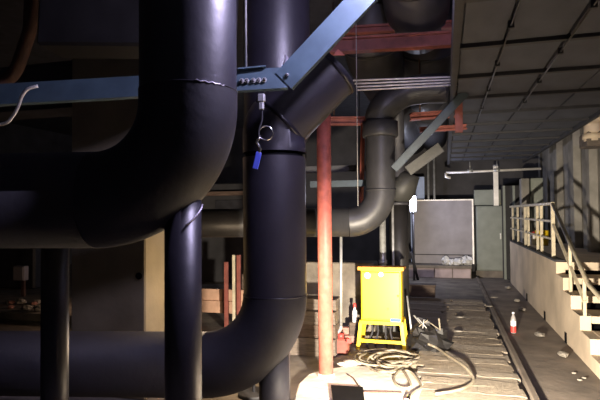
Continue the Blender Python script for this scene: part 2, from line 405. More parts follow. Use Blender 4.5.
# ================================================================== BLUE CHANNEL (bolted, with raised arm)
DC = 3.22
B = P(287, 77.5, DC); A = B+(P(-40, 96.5, DC+.06)-B)*1.5; Ct = P(392, -34, DC-.12); Ct = B+(Ct-B)*((4.17-B.z)/(Ct.z-B.z))
t = thing('steel_channel', 'blue painted steel channel with bolted corner, arm rising to the ceiling', 'channel', (A+B)/2)
vn = -FW
def channel(a, b, hgt, dep, name, end_b=None):
    mb = MB(); d = (b-a).normalized(); up = (vn.cross(d)).normalized()
    if up.z < 0: up = -up
    n = d.cross(up).normalized()
    if n.dot(FW) > 0: n = -n
    mb.beam(a, b, hgt, .008, up=n)                    # web facing the camera
    for s_ in (-1, 1):
        mb.beam(a+up*s_*(hgt/2-.004)-n*dep/2, b+up*s_*(hgt/2-.004)-n*dep/2, .008, dep, up=n)
    return mb, up, n, d
h1 = .128
mb, up1, n1, d1 = channel(A, B, h1, .07, 'level'); obj('level_arm', mb, M_BLUE, t)
mb, up2, n2, d2 = channel(B-(Ct-B).normalized()*.03, Ct, h1+.01, .09, 'raised'); 
for i in range(len(mb.v)): mb.v[i] = mb.v[i]+n1*.010
obj('raised_arm', mb, M_BLUE, t)
for x_ in (242, 247, 253.5, 259, 264.5):
    c = P(x_, 81.2-(x_-242)*.05, DC)+n1*.004
    bt = obj('bolt', MB().sweep([c, c+n1*.014, c+n1*.016], [.011, .011, .006], 6), M_CHROME, t, flat=True)
    obj('washer', MB().sweep([c-n1*.001, c+n1*.004], .016, 12), M_STEEL, bt)
c = P(287, 76, DC)+n1*.014
obj('bolt', MB().sweep([c, c+n1*.014, c+n1*.016], [.013, .013, .007], 6), M_CHROME, t, flat=True)
obj('cover_strip', MB().beam(P(238, 69.5, DC-.0), P(266, 66.8, DC-.0), .05, .008), M_BLUE, t)
ch_hang = P(20, 70, DC+.05)
for u in (-90, 246):
    q = P(u, 70, DC+.04); obj('hanger_rod', MB().sweep([q, Vector((q.x, q.y, 4.2))], .008, 8), M_STEEL, t)
# white flexible conduit at far left
tag(obj('flexible_conduit', MB().sweep(smooth_path([P(-150, 150, 3.2), P(-80, 140, 3.1), P(-30, 128, 3.1), P(3, 124, 3.1), P(12, 117, 3.1), P(18, 107, 3.1), P(22, 96, 3.1), P(28, 89, 3.1), P(38, 86, 3.12)], 6), .010, 10), M_WHITEP),
    'pale flexible conduit curling up to the blue channel at far left', 'conduit')

# keyring hanging from the channel
q0 = P(261, 92, 3.2)
t = thing('hanging_keyring', 'chrome ring and blue strap hanging on a cord under the blue channel', 'keyring', P(257, 170, 3.2))
obj('clip', MB().box(P(261.5, 98, 3.2), (.045, .03, .05)).box(P(261.5, 106, 3.2), (.032, .025, .05)), M_STEEL, t, bevel=.006)
obj('cord', MB().sweep(smooth_path([P(262, 108, 3.2), P(262, 120, 3.2), P(259, 130, 3.2), P(259, 139, 3.2)], 5), .006, 8), M_RIB, t)
rc = P(266, 133, 3.2)
obj('ring', MB().sweep([rc+RH*.043*math.cos(a)+UP*.043*math.sin(a) for a in [2*math.pi*k/28 for k in range(28)]], .004, 8, closed=True), M_CHROME, t)
obj('snap_hook', MB().sweep(smooth_path([P(259.5, 138, 3.2), P(257, 142, 3.2), P(260, 148, 3.2), P(259, 153, 3.2)], 4), .008, 8), M_CHROME, t)
obj('strap', MB().beam(P(259, 152, 3.2), P(255, 169, 3.2), .012, .036, up=FW.cross(P(259, 152, 3.2)-P(255, 169, 3.2))), M_BLUEST, t, bevel=.004)

# ================================================================== RED STEEL
def I_beam(a, b, hgt, wd, m, root, name):
    mb = MB(); a = Vector(a); b = Vector(b); d = (b-a).normalized(); side = d.cross(Z).normalized(); up = side.cross(d)
    mb.beam(a, b, .015, hgt)
    for s_ in (-1, 1): mb.beam(a+up*s_*hgt/2, b+up*s_*hgt/2, wd, .02)
    return obj(name, mb, m, root)
# red column
q = G(326, 376, .05)
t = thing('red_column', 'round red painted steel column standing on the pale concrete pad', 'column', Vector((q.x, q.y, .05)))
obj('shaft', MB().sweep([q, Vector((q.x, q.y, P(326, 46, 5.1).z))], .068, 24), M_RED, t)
obj('base_ring', MB().sweep([q, q+Z*.03], [.085, .08], 24), M_PAD, t)
# rack beams
bt = thing('red_rack', 'red steel pipe rack of beams and a post behind the raised blue arm', 'pipe rack', P(396, 46, 5.25)-Z*.1)
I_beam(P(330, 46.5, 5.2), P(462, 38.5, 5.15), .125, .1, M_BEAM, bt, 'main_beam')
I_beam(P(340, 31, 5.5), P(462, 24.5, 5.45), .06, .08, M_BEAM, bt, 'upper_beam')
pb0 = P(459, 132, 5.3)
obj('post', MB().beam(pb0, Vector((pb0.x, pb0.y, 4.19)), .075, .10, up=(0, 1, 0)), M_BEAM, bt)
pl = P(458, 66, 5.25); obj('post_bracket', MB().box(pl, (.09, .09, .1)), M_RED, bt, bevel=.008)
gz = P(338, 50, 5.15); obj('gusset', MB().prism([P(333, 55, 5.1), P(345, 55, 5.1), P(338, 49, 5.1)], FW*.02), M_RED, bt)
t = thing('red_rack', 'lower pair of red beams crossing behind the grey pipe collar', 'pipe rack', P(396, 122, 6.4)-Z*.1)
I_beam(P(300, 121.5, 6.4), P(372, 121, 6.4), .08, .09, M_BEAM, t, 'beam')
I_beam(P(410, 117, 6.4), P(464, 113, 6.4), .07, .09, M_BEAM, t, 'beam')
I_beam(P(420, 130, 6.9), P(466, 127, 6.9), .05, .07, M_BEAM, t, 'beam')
for u in (334, 420):
    q = P(u, 116, 6.4); obj('hanger', MB().sweep([q, Vector((q.x, q.y, 4.2))], .010, 8), M_RUST, t)
# small red hanger behind
q = P(362, 205, 6.6)
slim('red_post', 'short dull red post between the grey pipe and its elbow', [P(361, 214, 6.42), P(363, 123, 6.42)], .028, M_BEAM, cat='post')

# four bright conduits
for i in range(4):
    a = P(353+i*1.5, 80.5+i*3.2, 4.9); b = P(462, 76.5+i*2.7, 4.9)
    lab = ['topmost', 'second from top', 'third from top', 'lowest'][i]
    tag(obj('conduit', MB().sweep([a, b], .0085, 8), M_WHITEP), '%s of the four thin white conduits crossing below the red beam' % lab, 'conduit', 'white conduits under the rack')
q = P(357, 54, 4.85)
tag(obj('hanger_wire', MB().sweep([P(358, 206, 4.85), Vector((P(358, 206, 4.85).x, P(358, 206, 4.85).y, 4.2))], .004, 6), M_STEEL), 'thin wire hanging straight down left of the grey pipe collar', 'wire')
# grey strut behind the column
tag(obj('grey_strut', MB().beam(P(310, 184.5, 6.2), P(371, 183, 6.2), .04, .075), M_BLUE2), 'pale blue grey level strut between the red column and grey pipe', 'strut')
t = thing('grey_strut', 'dark level strut above the pale strut, behind the red column', 'strut', P(333, 169, 7.4))
obj('bar', MB().beam(P(300, 170, 7.4), P(366, 168, 7.4), .05, .09), M_DPIPE, t)
for u in (306, 360):
    q = P(u, 169, 7.4); obj('hanger_rod', MB().sweep([q, Vector((q.x, q.y, 4.2))], .008, 6), M_RIB, t)
# diagonal trays at the mouth of the hall
def tray(a, b, wd, m, label):
    d = (b-a).normalized(); n = -FW; side = n.cross(d).normalized(); nn = d.cross(side).normalized()
    if nn.dot(FW) > 0: nn = -nn
    tt = thing('cable_tray', label, 'cable tray', a)
    obj('tray_bed', MB().beam(a, b, wd, .01, up=nn), m, tt)
    for s_ in (-1, 1): obj('side_lip', MB().beam(a+side*s_*wd/2-nn*.025, b+side*s_*wd/2-nn*.025, .008, .06, up=nn), m, tt)
tray(P(394, 169, 5.5), P(466, 92, 5.1), .075, M_BLUE2, 'long pale blue grey cable tray slanting up to the low ceiling')
tray(P(408, 171, 6.0), P(441, 147, 5.9), .11, M_TAN, 'short beige cable tray slanting under the longer blue one')

# ================================================================== PILLAR AND LEFT BACKGROUND
pc = L(-.298*4.5, 4.5, 0); 
t = obj('concrete_pillar', MB().box(Vector((pc.x-.38, pc.y+.38, 2.09)), (.76, .76, 4.18)), M_PILLAR, bevel=.012)
tag(t, 'square stained concrete pillar behind the nearest black pipe', 'pillar')
q = P(139, 276, 4.5); obj('patch_hole', MB().sweep([q-hor*.004+Vector((0, -.006, 0)), q+Vector((0, .01, 0))], .03, 14), M_DARK, t)
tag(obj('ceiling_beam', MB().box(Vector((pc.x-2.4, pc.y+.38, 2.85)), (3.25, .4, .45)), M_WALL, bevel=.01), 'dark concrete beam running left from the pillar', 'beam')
tag(obj('rusty_pipe', MB().sweep(fillet([P(-30, 88, 4.0), P(12, 84, 4.0), P(30, 30, 4.0), P(34, -60, 4.0)], .25, 8), .05, 16), M_RUST), 'rusty brown pipe in the dark upper left corner', 'pipe')
a = P(52, 52, 3.75); b = P(234, 54, 3.62)  # right end lengthened unseen behind the nearest pipe to shade the pillar front
t = thing('insulated_duct', 'black insulated duct crossing in front of the pillar top', 'duct', (a+b)/2)
obj('duct_body', MB().beam(a+Z*.42-RH*.0, b+Z*.42, .34, .84), M_BAG, t, bevel=.02)
for u in (58, 128):
    q = P(u, 20, 3.72); obj('strap', MB().beam(q+Z*.7-RH*.02, q+Z*.7+RH*.02, .36, 1.05), M_TAPE, t)
    obj('hanger_rod', MB().sweep([q+Z*.5, Vector((q.x, q.y, 4.2))], .01, 6), M_RIB, t)
# raised ledge with rubble at the far left
g = G(20, 321)
ledge = obj('rubble_ledge', MB().box(Vector((g.x-.4, g.y+.75, .06)), (3.6, 1.5, .12)), M_CONC, bevel=.015); tag(ledge, 'low concrete ledge littered with rubble at the far left', 'ledge')
rnd = random.Random(4)
sm_ = []
for k in range(12):
    u = rnd.uniform(2, 42); v = rnd.uniform(303, 313)
    q = G(u, v, .12); s_ = rnd.uniform(.03, .08)
    tag(obj('stone_chunk', MB().blob(q+Z*s_*.5, (s_*1.3, s_, s_*.7), 8, 5, .2, .6, k), M_STONE if k % 3 else M_BRICK, flat=True), 'stone chunk on the low ledge at the far left', 'stone', 'stones on the left ledge')
q = G(21, 312, .12); b = PY(21, 273, q.y+1.2)
wp = thing('electrical_box', 'small pale box on the dark far left frame', 'electrical box', Vector((b.x, b.y, b.z-.2)))
obj('box_body', MB().box(b, (.24, .12, .26)), M_PANEL, wp, bevel=.012); obj('box_door', MB().box(b+Vector((0, -.065, 0)), (.20, .012, .22)), M_PANEL, wp)
obj('stand', MB().box(Vector((b.x, b.y+.06, (b.z+.02)/2)), (.06, .05, b.z-.22)), M_RUST, wp)
for u, lab in ((43, 'slim pale post left of the thin black pipe leg'), ):
    q = G(u, 300, 0); tag(obj('slim_post', MB().beam(Vector((q.x, q.y, 0)), Vector((q.x, q.y, 2.2)), .05, .05, up=(0, 1, 0)), M_STEEL), lab, 'post')
# dark machinery back there
t = thing('machine_casing', 'dark machine casing in the gloom at the far left', 'machine', G(0, 290))
g = G(0, 290); obj('casing', MB().box(Vector((g.x-.6, g.y+.7, .8)), (2.6, 1.0, 1.6)), M_DPIPE, t, bevel=.04)
obj('lid', MB().box(Vector((g.x-.6, g.y+.7, 1.64)), (2.7, 1.1, .08)), M_DPIPE, t, bevel=.02)

# things seen in the gap between the two pipes
def upright(u, v0_, v1_, d, wd, m, name, label, cat='post'):
    a = P(u, v0_, d); b_ = P(u, v1_, d); a = Vector((a.x, a.y, 0))
    tag(obj(name, MB().beam(a, Vector((a.x, a.y, b_.z)), wd, wd, up=(0, 1, 0)), m, bevel=.004), label, cat)
upright(226.5, 330, 262, 7.2, .05, M_BEAM, 'red_post', 'left of two dull red posts in the gap between pipes')
upright(239, 330, 255, 7.3, .05, M_BEAM, 'red_post', 'right dull red post beside the cream post in the gap')
upright(234, 330, 255, 7.0, .035, M_RAIL, 'cream_post', 'thin cream post between two dull red posts')
g = G(215, 322)
tag(obj('pink_board', MB().box(P(205, 294, 7.6), (1.5, .06, .16)), M_PINK), 'pinkish upper board seen in the gap between the pipes', 'board')
tag(obj('pink_board', MB().box(P(205, 306, 7.55)+Z*0, (1.5, .06, .17)), M_PINK), 'pinkish lower board seen in the gap between the pipes', 'board')
for dx, lab in ((-.6, 'left'), (.6, 'right')):
    q = P(205, 306, 7.62); tag(obj('board_post', MB().box(Vector((q.x+dx, q.y+.05, .36)), (.06, .04, .72)), M_TIMB[2]), lab+' wooden post behind the pinkish boards', 'post', 'posts behind pinkish boards')
# background tank and shelves between the pipes
t = thing('dark_tank', 'dim machine cabinet with ledge seen in the gap beside the keyring', 'machine', G(235, 280))
q = G(228, 283)
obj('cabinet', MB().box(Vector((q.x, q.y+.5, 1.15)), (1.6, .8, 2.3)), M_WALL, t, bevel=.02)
for zc_ in (1.75, 1.35): obj('panel', MB().box(Vector((q.x+.05, q.y+.09, zc_)), (.8, .03, .34)), M_DPIPE, t, bevel=.01)
obj('ledge', MB().box(Vector((q.x, q.y+.0, 2.06)), (1.7, .35, .09)), M_TIMB[1], t)

# ================================================================== TIMBER STACK behind the column
base = G(300, 356); t = thing('timber_stack', 'low stack of old timber beams behind the red column', 'timber stack', Vector((base.x, base.y+.2, 0)))
tb = unit_box('timber', M_TIMB[0], jit=.03, seed=9)
xl = PY(287, 330, base.y+.1).x; xr = PY(337, 320, base.y+.1).x
zrow = [0]
for hh, off in ((.20, 0), (.15, .02), (.15, .0), (.13, .05)):
    z0 = zrow[-1]; x = xl
    while x < xr-.05:
        ln = min(random.uniform(.9, 1.5), xr-x)
        if xr-x-ln < .3: ln = xr-x
        piece(tb, 'timber_beam', (x+ln/2, base.y+.16+off+random.uniform(-.015, .02), z0+hh/2), t, rot=(0, 0, random.uniform(-.008, .008)), scale=(ln-.012, .26, hh-.008), m=M_TIMB[random.randrange(3)])
        x += ln
    zrow.append(z0+hh)
pq = PY(345, 262, base.y+1.2)
tag(obj('concrete_plinth', MB().box(Vector((pq.x-.35, base.y+1.3, pq.z/2)), (1.5, .4, pq.z)), M_CONC, bevel=.015), 'grey concrete plinth behind the timber stack', 'plinth')
# red valve, bricks, small bottle between column and yellow cabinet
q = G(341, 354)
t = thing('red_valve', 'red valve block on a bent pipe beside the red column', 'valve', q)
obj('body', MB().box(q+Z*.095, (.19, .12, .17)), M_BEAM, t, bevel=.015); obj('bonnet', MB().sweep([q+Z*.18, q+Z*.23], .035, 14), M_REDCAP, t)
obj('bent_pipe', MB().sweep(smooth_path([P(341, 326, 5.95), P(340, 330, 5.93), P(336, 334, 5.9), P(331, 338, 5.88), P(326, 346, 5.86), P(324, 352, 5.86)], 5), .02, 12), M_STEEL, t)
obj('orange_tag', MB().box(P(349, 341, 5.72), (.05, .02, .05)), M_REDCAP, t)
bk = unit_box('brick', M_BRICK, .05)
bs = thing('brick_pile', 'small pile of pinkish bricks left of the yellow cabinet', 'bricks', G(351, 346))
q = G(346.5, 343)
for k, (dx, dy, dz, rz) in enumerate(((0, 0, .05, .1), (.0, .13, .05, -.1), (.02, .06, .14, .2), (-.14, .1, .05, 1.2))):
    piece(bk, 'brick', q+Vector((dx, dy+.02, dz)), bs, rot=(0, 0, rz), scale=(.21, .10, .085))
q = P(354.8, 322, 6.4)
t = thing('spray_bottle', 'small white bottle with red cap left of the yellow cabinet', 'bottle', q)
obj('bottle_body', MB().lathe(q, [(.028, 0), (.03, .01), (.03, .13), (.014, .16), (.014, .18)]), M_WHITE, t); obj('cap', MB().lathe(q+Z*.18, [(.018, 0), (.02, .01), (.018, .05), (.0, .055)], 14), M_REDCAP, t)
tag(obj('bottle_crate', MB().box(Vector((q.x+.0, q.y+.05, q.z/2)), (.13, .2, q.z)), M_TIMB[2], bevel=.01), 'dark wooden block under the small white bottle', 'block')

# ================================================================== YELLOW CABINET
Lg = G(357.5, 351); Rg = G(405.5, 351); Yf = (Lg.y+Rg.y)/2
fl = PY(361, 320, Yf); fr = PY(401.5, 320, Yf); ftop = PY(361, 270, Yf).z; fbot = PY(380, 321, Yf).z
cx = (fl.x+fr.x)/2; wid = fr.x-fl.x; dep = .30
t = thing('yellow_cabinet', 'bright yellow electrical distribution cabinet on splayed legs', 'cabinet', Vector((cx, Yf+dep/2, 0)))
obj('body', MB().box((cx, Yf+dep/2+.01, (ftop+fbot)/2), (wid, dep-.02, ftop-fbot)), M_YEL, t, bevel=.006)
d_ = obj('door', MB().box((cx, Yf, (ftop+fbot)/2), (wid-.03, .02, ftop-fbot-.04)), M_YEL, t, bevel=.005)
obj('lid', MB().prism([(cx-wid/2-.03, Yf-.04, ftop), (cx-wid/2-.03, Yf+dep+.03, ftop+.0), (cx-wid/2-.03, Yf+dep+.03, ftop+.025), (cx-wid/2-.03, Yf-.04, ftop+.045)], (wid+.065, 0, 0)), M_YDIRT, t, bevel=.004)
s_ = PY(367.5, 275.5, Yf-.012); obj('round_sticker', MB().sweep([s_+Vector((0, .004, 0)), s_-Vector((0, .001, 0))], .036, 24), M_WHITE, d_)
s2 = PY(381, 274.5, Yf-.012); obj('round_sticker', MB().sweep([s2+Vector((0, .004, 0)), s2-Vector((0, .001, 0))], .028, 24), M_WHITE, d_)
obj('exclamation_mark', MB().box(s_+Vector((0, -.002, .006)), (.006, .003, .026)).box(s_+Vector((0, -.002, -.014)), (.006, .003, .006)), M_RIB, d_)
s3 = PY(396, 321.2-.0, Yf-.012); s3 = PY(396.5, 317.0+4, Yf-.012)
obj('blue_nameplate', MB().box(PY(395.5, 320.8, Yf-.014), (.115, .004, .046)), M_BLABEL, d_)
hk = PY(398, 296, Yf-.014); obj('lock', MB().sweep([hk+Vector((0, .01, 0)), hk-Vector((0, .008, 0))], .012, 12), M_RUST, d_)
hk = PY(388, 309, Yf-.014); obj('keyhole', MB().sweep([hk+Vector((0, .01, 0)), hk-Vector((0, .004, 0))], .009, 10), M_RUST, d_)
obj('base_frame', MB().box((cx, Yf, fbot-.02), (wid+.03, .035, .04)).box((cx, Yf+dep, fbot-.02), (wid+.03, .035, .04)).box((cx-wid/2, Yf+dep/2, fbot-.02), (.035, dep, .04)).box((cx+wid/2, Yf+dep/2, fbot-.02), (.035, dep, .04)), M_YEL, t)
zb = PY(380, 341, Yf).z
for sx, gx in ((-1, Lg.x), (1, Rg.x)):
    for sy in (0, 1):
        yy = Yf-.03 if sy == 0 else Yf+dep+.03
        obj('leg', MB().beam((cx+sx*wid/2, Yf+sy*dep, fbot-.02), (gx, yy, .0), .04, .032, up=(0, 1, 0)), M_YEL, t)
obj('crossbar', MB().beam((cx-wid/2-.025, Yf-.02, zb), (cx+wid/2+.025, Yf-.02, zb), .03, .035), M_YEL, t)
for dx in (-.14, -.06, .05, .12):
    obj('supply_cable', MB().sweep(smooth_path([(cx+dx, Yf+.12, fbot-.01), (cx+dx*.8, Yf+.1, .2), (cx+dx*1.2, Yf+.02, .06), (cx+dx+.04, Yf-.12, .02)], 5), .012, 8), M_RIB, t)
# leaning rod right of the cabinet
tag(obj('leaning_rod', MB().sweep([G(413, 344, .055), P(407, 296, 6.3)], .012, 8), M_STEEL), 'thin rod leaning against the right side of the yellow cabinet', 'rod')
tag(obj('leaning_rod', MB().sweep([G(418, 280, 0), P(411, 252, 12.05)], .03, 8), M_RIB), 'dark bar leaning at the far platform edge beside the hall lamp', 'rod')

# coiled hose on the floor in front of the cabinet
hz = .075
def gp(u, v, z=hz): return G(u, v, z)
loops = []; rnd = random.Random(21)
cu, cv = 390, 358
for k in range(8):
    au = 24+rnd.uniform(-9, 6); av = 8.5+rnd.uniform(-4, 2); ou = rnd.uniform(-8, 8); ov = rnd.uniform(-3, 5)
    for j in range(10):
        a = 2*math.pi*j/10+.4; loops.append(gp(cu+ou+au*math.cos(a), cv+ov+av*math.sin(a), .074+.017*((k*3+j) % 4)))
tailh = [gp(408, 366, .07), gp(399, 371, .08), gp(394, 378, .07), gp(397, 385, .07), gp(405, 388, .075), gp(411, 386, .09), gp(408, 378, .10), gp(404, 371, .09), gp(411, 372, .08), gp(418, 380, .07), gp(421, 387, .07), gp(414, 392, .07), gp(409, 397, .075)]
t = thing('coiled_hose', 'dusty beige hose heaped in coils before the yellow cabinet legs', 'hose', gp(cu, cv, 0))
obj('coil', MB().sweep(smooth_path(loops+tailh, 5), .011, 8), M_HOSE, t)
obj('coupling', MB().sweep([gp(409, 396, .075), gp(407, 401, .075)], .022, 12), M_CHROME, t)
tag(obj('floor_cable', MB().sweep(smooth_path([gp(358, 350, .05), gp(364, 357, .06), gp(374, 366, .075), gp(390, 372, .08), gp(402, 371, .075)], 6), .012, 8), M_HOSE), 'beige cable from the left cabinet leg running under the coiled hose', 'cable')
tag(obj('floor_cable', MB().sweep(smooth_path([gp(428, 344, .14), gp(437, 348, .10), gp(450, 357, .11), gp(464, 366, .12), gp(472, 375, .10), gp(473, 381, .08), gp(466, 387, .075), gp(454, 391, .07), gp(436, 394, .07)], 6), .014, 8), M_HOSE), 'single beige cable arching right over the planks', 'cable')
tag(obj('pad_cable', MB().sweep(smooth_path([gp(347, 374, .06), gp(353, 378, .064), gp(358, 385, .064), gp(362, 391, .066), gp(378, 392, .066), gp(402, 392.5, .066)], 5), .006, 8), M_RUST), 'thin brown cable lying on the pale pad by the black board', 'cable')
# black board on the pad
bb = [G(331, 387, .06), G(363, 389, .06), G(366, 412, .06), G(334, 410, .06)]
tag(obj('black_board', MB().prism(bb, Z*.02), M_DARK, bevel=.003), 'flat black board lying on the pale pad in front of the column', 'board')
# plaster crumbs behind the pad
for k, (u, v, s_) in enumerate(((344, 371, .04), (352, 370, .05), (360, 369, .04), (349, 364, .035))):
    tag(obj('plaster_lump', MB().blob(G(u, v, 0)+Z*(.05 if v > 368 else .01)+Z*s_*.4, (s_*1.8, s_, s_*.6), 9, 5, .18, .6, k+40), M_PAD, flat=True), ['leftmost pale plaster lump on the back edge of the concrete pad', 'largest pale plaster lump at the middle of the pad edge', 'pale plaster lump on the pad edge nearest the coiled hose', 'small plaster lump lying behind the pad below the red valve'][k], 'plaster', 'plaster lumps by the pad')
# black bag with scraps right of the cabinet
q = G(429, 356, .0)
t = thing('black_bag', 'crumpled black plastic bag of scraps right of the yellow cabinet', 'bag', q)
obj('bag', MB().blob(q+Vector((0, .16, .13)), (.24, .2, .17), 16, 10, .26, .75, 8), M_BAG, t, flat=True)
obj('bag_neck', MB().blob(q+Vector((-.06, .2, .27)), (.10, .08, .10), 10, 7, .3, .9, 18), M_BAG, t, flat=True)
for k in range(6):
    rr = random.Random(k+70); a = q+Vector((rr.uniform(-.15, .15), rr.uniform(.0, .2), .28)); 
    obj('scrap', MB().beam(a, a+Vector((rr.uniform(-.12, .12), rr.uniform(-.08, .08), rr.uniform(.05, .14))), .015, .008), M_STEEL if k % 2 else M_HOSE, t)
# low dark crate farther along
q = G(421, 300); tag(obj('low_crate', MB().box(q+Vector((0, .12, .15)), (.5, .25, .2)).box(q+Vector((0, .12, .26)), (.53, .28, .03)), M_TIMB[2], bevel=.01), 'dark low crate behind the yellow cabinet near the hall', 'crate')

# ================================================================== STAIR, LANDING, HANDRAIL
corner = PX(556, 262, WX); newel = G(592, 384); Yc = corner.y; LZ = corner.z; Yn = newel.y
NS = 6; rise = LZ/NS; going = (Yc-Yn-.05)/(NS-1); Yfar = G(507, 283).y
t = thing('staircase', 'short concrete stair with cream side wall up to the landing', 'staircase', Vector((WX+.45, Yc, 0)))
prof = [(WX, Yfar, 0), (WX, Yfar, LZ), (WX, Yc, LZ)]
for k in range(NS-1):
    yk = Yc-going*k; prof += [(WX, yk, LZ-rise*(k+1)), (WX, yk-going, LZ-rise*(k+1))]
prof += [(WX, Yc-going*(NS-1), 0)]
obj('side_wall', MB().prism(prof, (.11, 0, 0)), M_PLAS, t)
obj('landing', MB().box((WX+.535, (Yc+Yfar)/2, LZ-.05), (.85, Yfar-Yc, .1)), M_PLAS, t)
obj('landing_curb', MB().box((WX+.055, (Yc+Yfar)/2+.02, LZ+.012), (.12, Yfar-Yc-.04, .025)), M_RIB, t)
for k in range(NS-1):
    z_ = LZ-rise*(k+1); yk = Yc-going*(k+.5)
    st = obj('step', MB().box((WX+.535, yk-.012, z_-.035), (.848, going+.025, .078)), M_PLAS, t, bevel=.006)
obj('under_stair_shade', MB().prism([(WX+.11, Yc+.3, 0), (WX+.11, Yc+.3, LZ-.1), (WX+.11, Yc+.1, LZ-.1), (WX+.11, Yn+going*.9, .02), (WX+.11, Yn+going*.9, 0)], (.85, 0, 0)), M_DARK, t)  # near-black solid standing for the shade behind the open treads
# drain notches at the foot of the wall
for u, v in ((527, 301), (545, 331), (566, 352)):
    q = PX(u, v+2, WX-.004); obj('drain_hole', MB().box(Vector((WX-.002, q.y, .07)), (.012, .10, .13)), M_DARK, t)
# handrail
t = thing('handrail', 'cream painted steel handrail running along the landing and down the steps', 'handrail', Vector((WX+.06, Yc, LZ)))
hx = WX+.055; zt0 = PX(553, 203.5, hx).z; Yp0 = PX(553, 230, hx).y
def post(y, z0_, z1_, wd=.042, name='post'): obj(name, MB().beam((hx, y, z0_), (hx, y, z1_), wd, wd, up=(0, 1, 0)), M_RAIL, t, bevel=.005)
us = (553, 541.5, 537.5, 528.5, 525.5, 518, 513)
post(Yp0, LZ-.03, zt0+.0, .05); 
for u in us[1:]: post(PX(u, 230, hx).y, LZ, zt0-.02, .042 if u != 525.5 else .05)
Ye = PX(511, 225, hx).y
obj('top_rail', MB().beam((hx, Yp0-.02, zt0), (hx, Ye, zt0), .05, .045), M_RAIL, t, bevel=.006)
for fz in (.36, .68): obj('mid_rail', MB().beam((hx, Yp0, LZ+(zt0-LZ)*fz), (hx, Ye, LZ+(zt0-LZ)*fz), .03, .03), M_RAIL, t)
ye = newel.y; zn = PX(588, 284, hx).z
pr = fillet([(hx, Yp0, zt0), (hx, PX(588, 284, hx).y, zn), (hx, ye+.0, zn-.12), (hx, ye, .0)], [.08, .06], 5)
obj('sloping_rail', MB().sweep(pr[:-1], .024, 10), M_RAIL, t); obj('newel', MB().sweep([pr[-2], pr[-1]], .024, 10), M_RAIL, t)
slope = (zt0-zn)/(Yp0-PX(588, 284, hx).y)
yl = PX(585, 300, hx).y; obj('lower_rail', MB().beam((hx, Yp0, zt0-.28), (hx, yl, zt0-.28-slope*(Yp0-yl)), .03, .03), M_RAIL, t)
ym = PX(570.5, 280, hx).y; post(ym, LZ-rise*((Yc-ym)/going+1)+.02, zt0-slope*(Yp0-ym), .035)
yq = PX(584.5, 300, hx).y; post(yq, LZ-rise*((Yc-yq)/going+1)-.05, zt0-slope*(Yp0-yq), .035)
# stones at the foot of the stair wall
for k, (u, v, sx) in enumerate(((540, 337, .16), (563, 357, .14), (522, 311, .14), (517, 302, .13), (508, 289, .15))):
    q = G(u, v, .01); s_ = sx
    tag(obj('broken_stone', MB().blob(q+Z*.03, (s_*.4, s_*.6, .03), 9, 6, .16, .5, k+90), M_STONE, flat=True),
        ['pale stone under the drain hole at mid stair wall', 'pale stone at the foot of the steps by the near drain hole', 'pale stone beyond the plastic bottle at the wall foot', 'pale stone third from the far end of the wall foot', 'farthest pale stone where the stair wall begins'][k], 'stone')
for k, (u, v) in enumerate(((574, 374), (580, 381), (584, 379))):
    tag(obj('small_stone', MB().blob(G(u, v, .01)+Z*.01, (.025, .02, .01), 7, 4, .2, .6, k+120), M_STONE, flat=True), ['tiny pale chip farthest left of the newel foot', 'tiny pale chip nearest the frame bottom by the newel', 'tiny pale chip touching close to the newel foot'][k], 'stone', 'chips by the newel')
for k, (u, v) in enumerate(((489, 307), (460, 318), (459, 332), (494, 298))):
    q = G(u, v, .06); tag(obj('flat_chip', MB().blob(q+Z*.012, (.06, .03, .012), 8, 4, .2, .6, k+140), M_STONE, flat=True), ['flat pale chip beside the kerb, nearest the bottle', 'flat pale chip in the middle of the planks, upper one', 'flat pale chip in the middle of the planks, lower one', 'flat pale chip beside the kerb, farthest away'][k], 'stone', 'chips on the planks')
# plastic bottle on the walkway
q = G(513.5, 333, .011)
t = thing('plastic_bottle', 'plastic drink bottle with red base on the dark walkway', 'bottle', q)
obj('bottle_body', MB().lathe(q, [(.03, 0), (.034, .012), (.034, .17), (.028, .20), (.014, .235), (.013, .25)]), M_BTL, t)
obj('red_band', MB().lathe(q+Z*.01, [(.0346, 0), (.0352, .01), (.0352, .07), (.0346, .08)]), M_REDCAP, t); obj('label_band', MB().lathe(q+Z*.095, [(.0346, 0), (.0352, .005), (.0352, .06), (.0346, .065)]), M_WHITE, t)
obj('cap', MB().lathe(q+Z*.25, [(.016, 0), (.016, .022), (.0, .024)], 14), M_WHITE, t)
# things on the landing
q = PX(548, 222, 1.75); 
tag(obj('yellow_bucket', MB().lathe(Vector((1.8, q.y+.9, LZ)), [(.10, 0), (.13, .28), (.135, .29), (.12, .29), (.10, .05)]), M_YEL), 'dull yellow bucket on the landing behind the rail corner', 'bucket')
t = thing('white_jug', 'small white jug on the landing behind the rail', 'jug', Vector((1.65, PX(533, 245, 1.65).y, LZ)))
q = root_loc(t); obj('jug_body', MB().lathe(q, [(.07, 0), (.075, .02), (.075, .16), (.03, .2), (.03, .23)]), M_WHITE, t); obj('cap', MB().lathe(q+Z*.23, [(.035, 0), (.035, .03), (0, .032)], 12), M_REDCAP, t)
# pale lagged elbow and block high on the right wall
q = PX(594, 117, 2.16)
t = thing('lagged_elbow', 'pale lagged pipe elbow high on the right wall', 'pipe', q-Z*.2)
obj('elbow', MB().sweep(fillet([q+Vector((.0, -.9, .02)), q+Vector((0, .1, .02)), q+Vector((.0, .1, -.35))], .2, 8), .12, 18), M_PLAS, t)
obj('sleeve', MB().sweep([q+Vector((0, .1, -.32)), q+Vector((0, .1, -.24))], .14, 18), M_PLAS, t)
q = PX(593, 137, 2.2); tag(obj('wall_block', MB().box(q-Z*.05, (.28, .5, .22)), M_TIMB[0], bevel=.02), 'brownish block bracketed on the right wall under the lagged elbow', 'block')

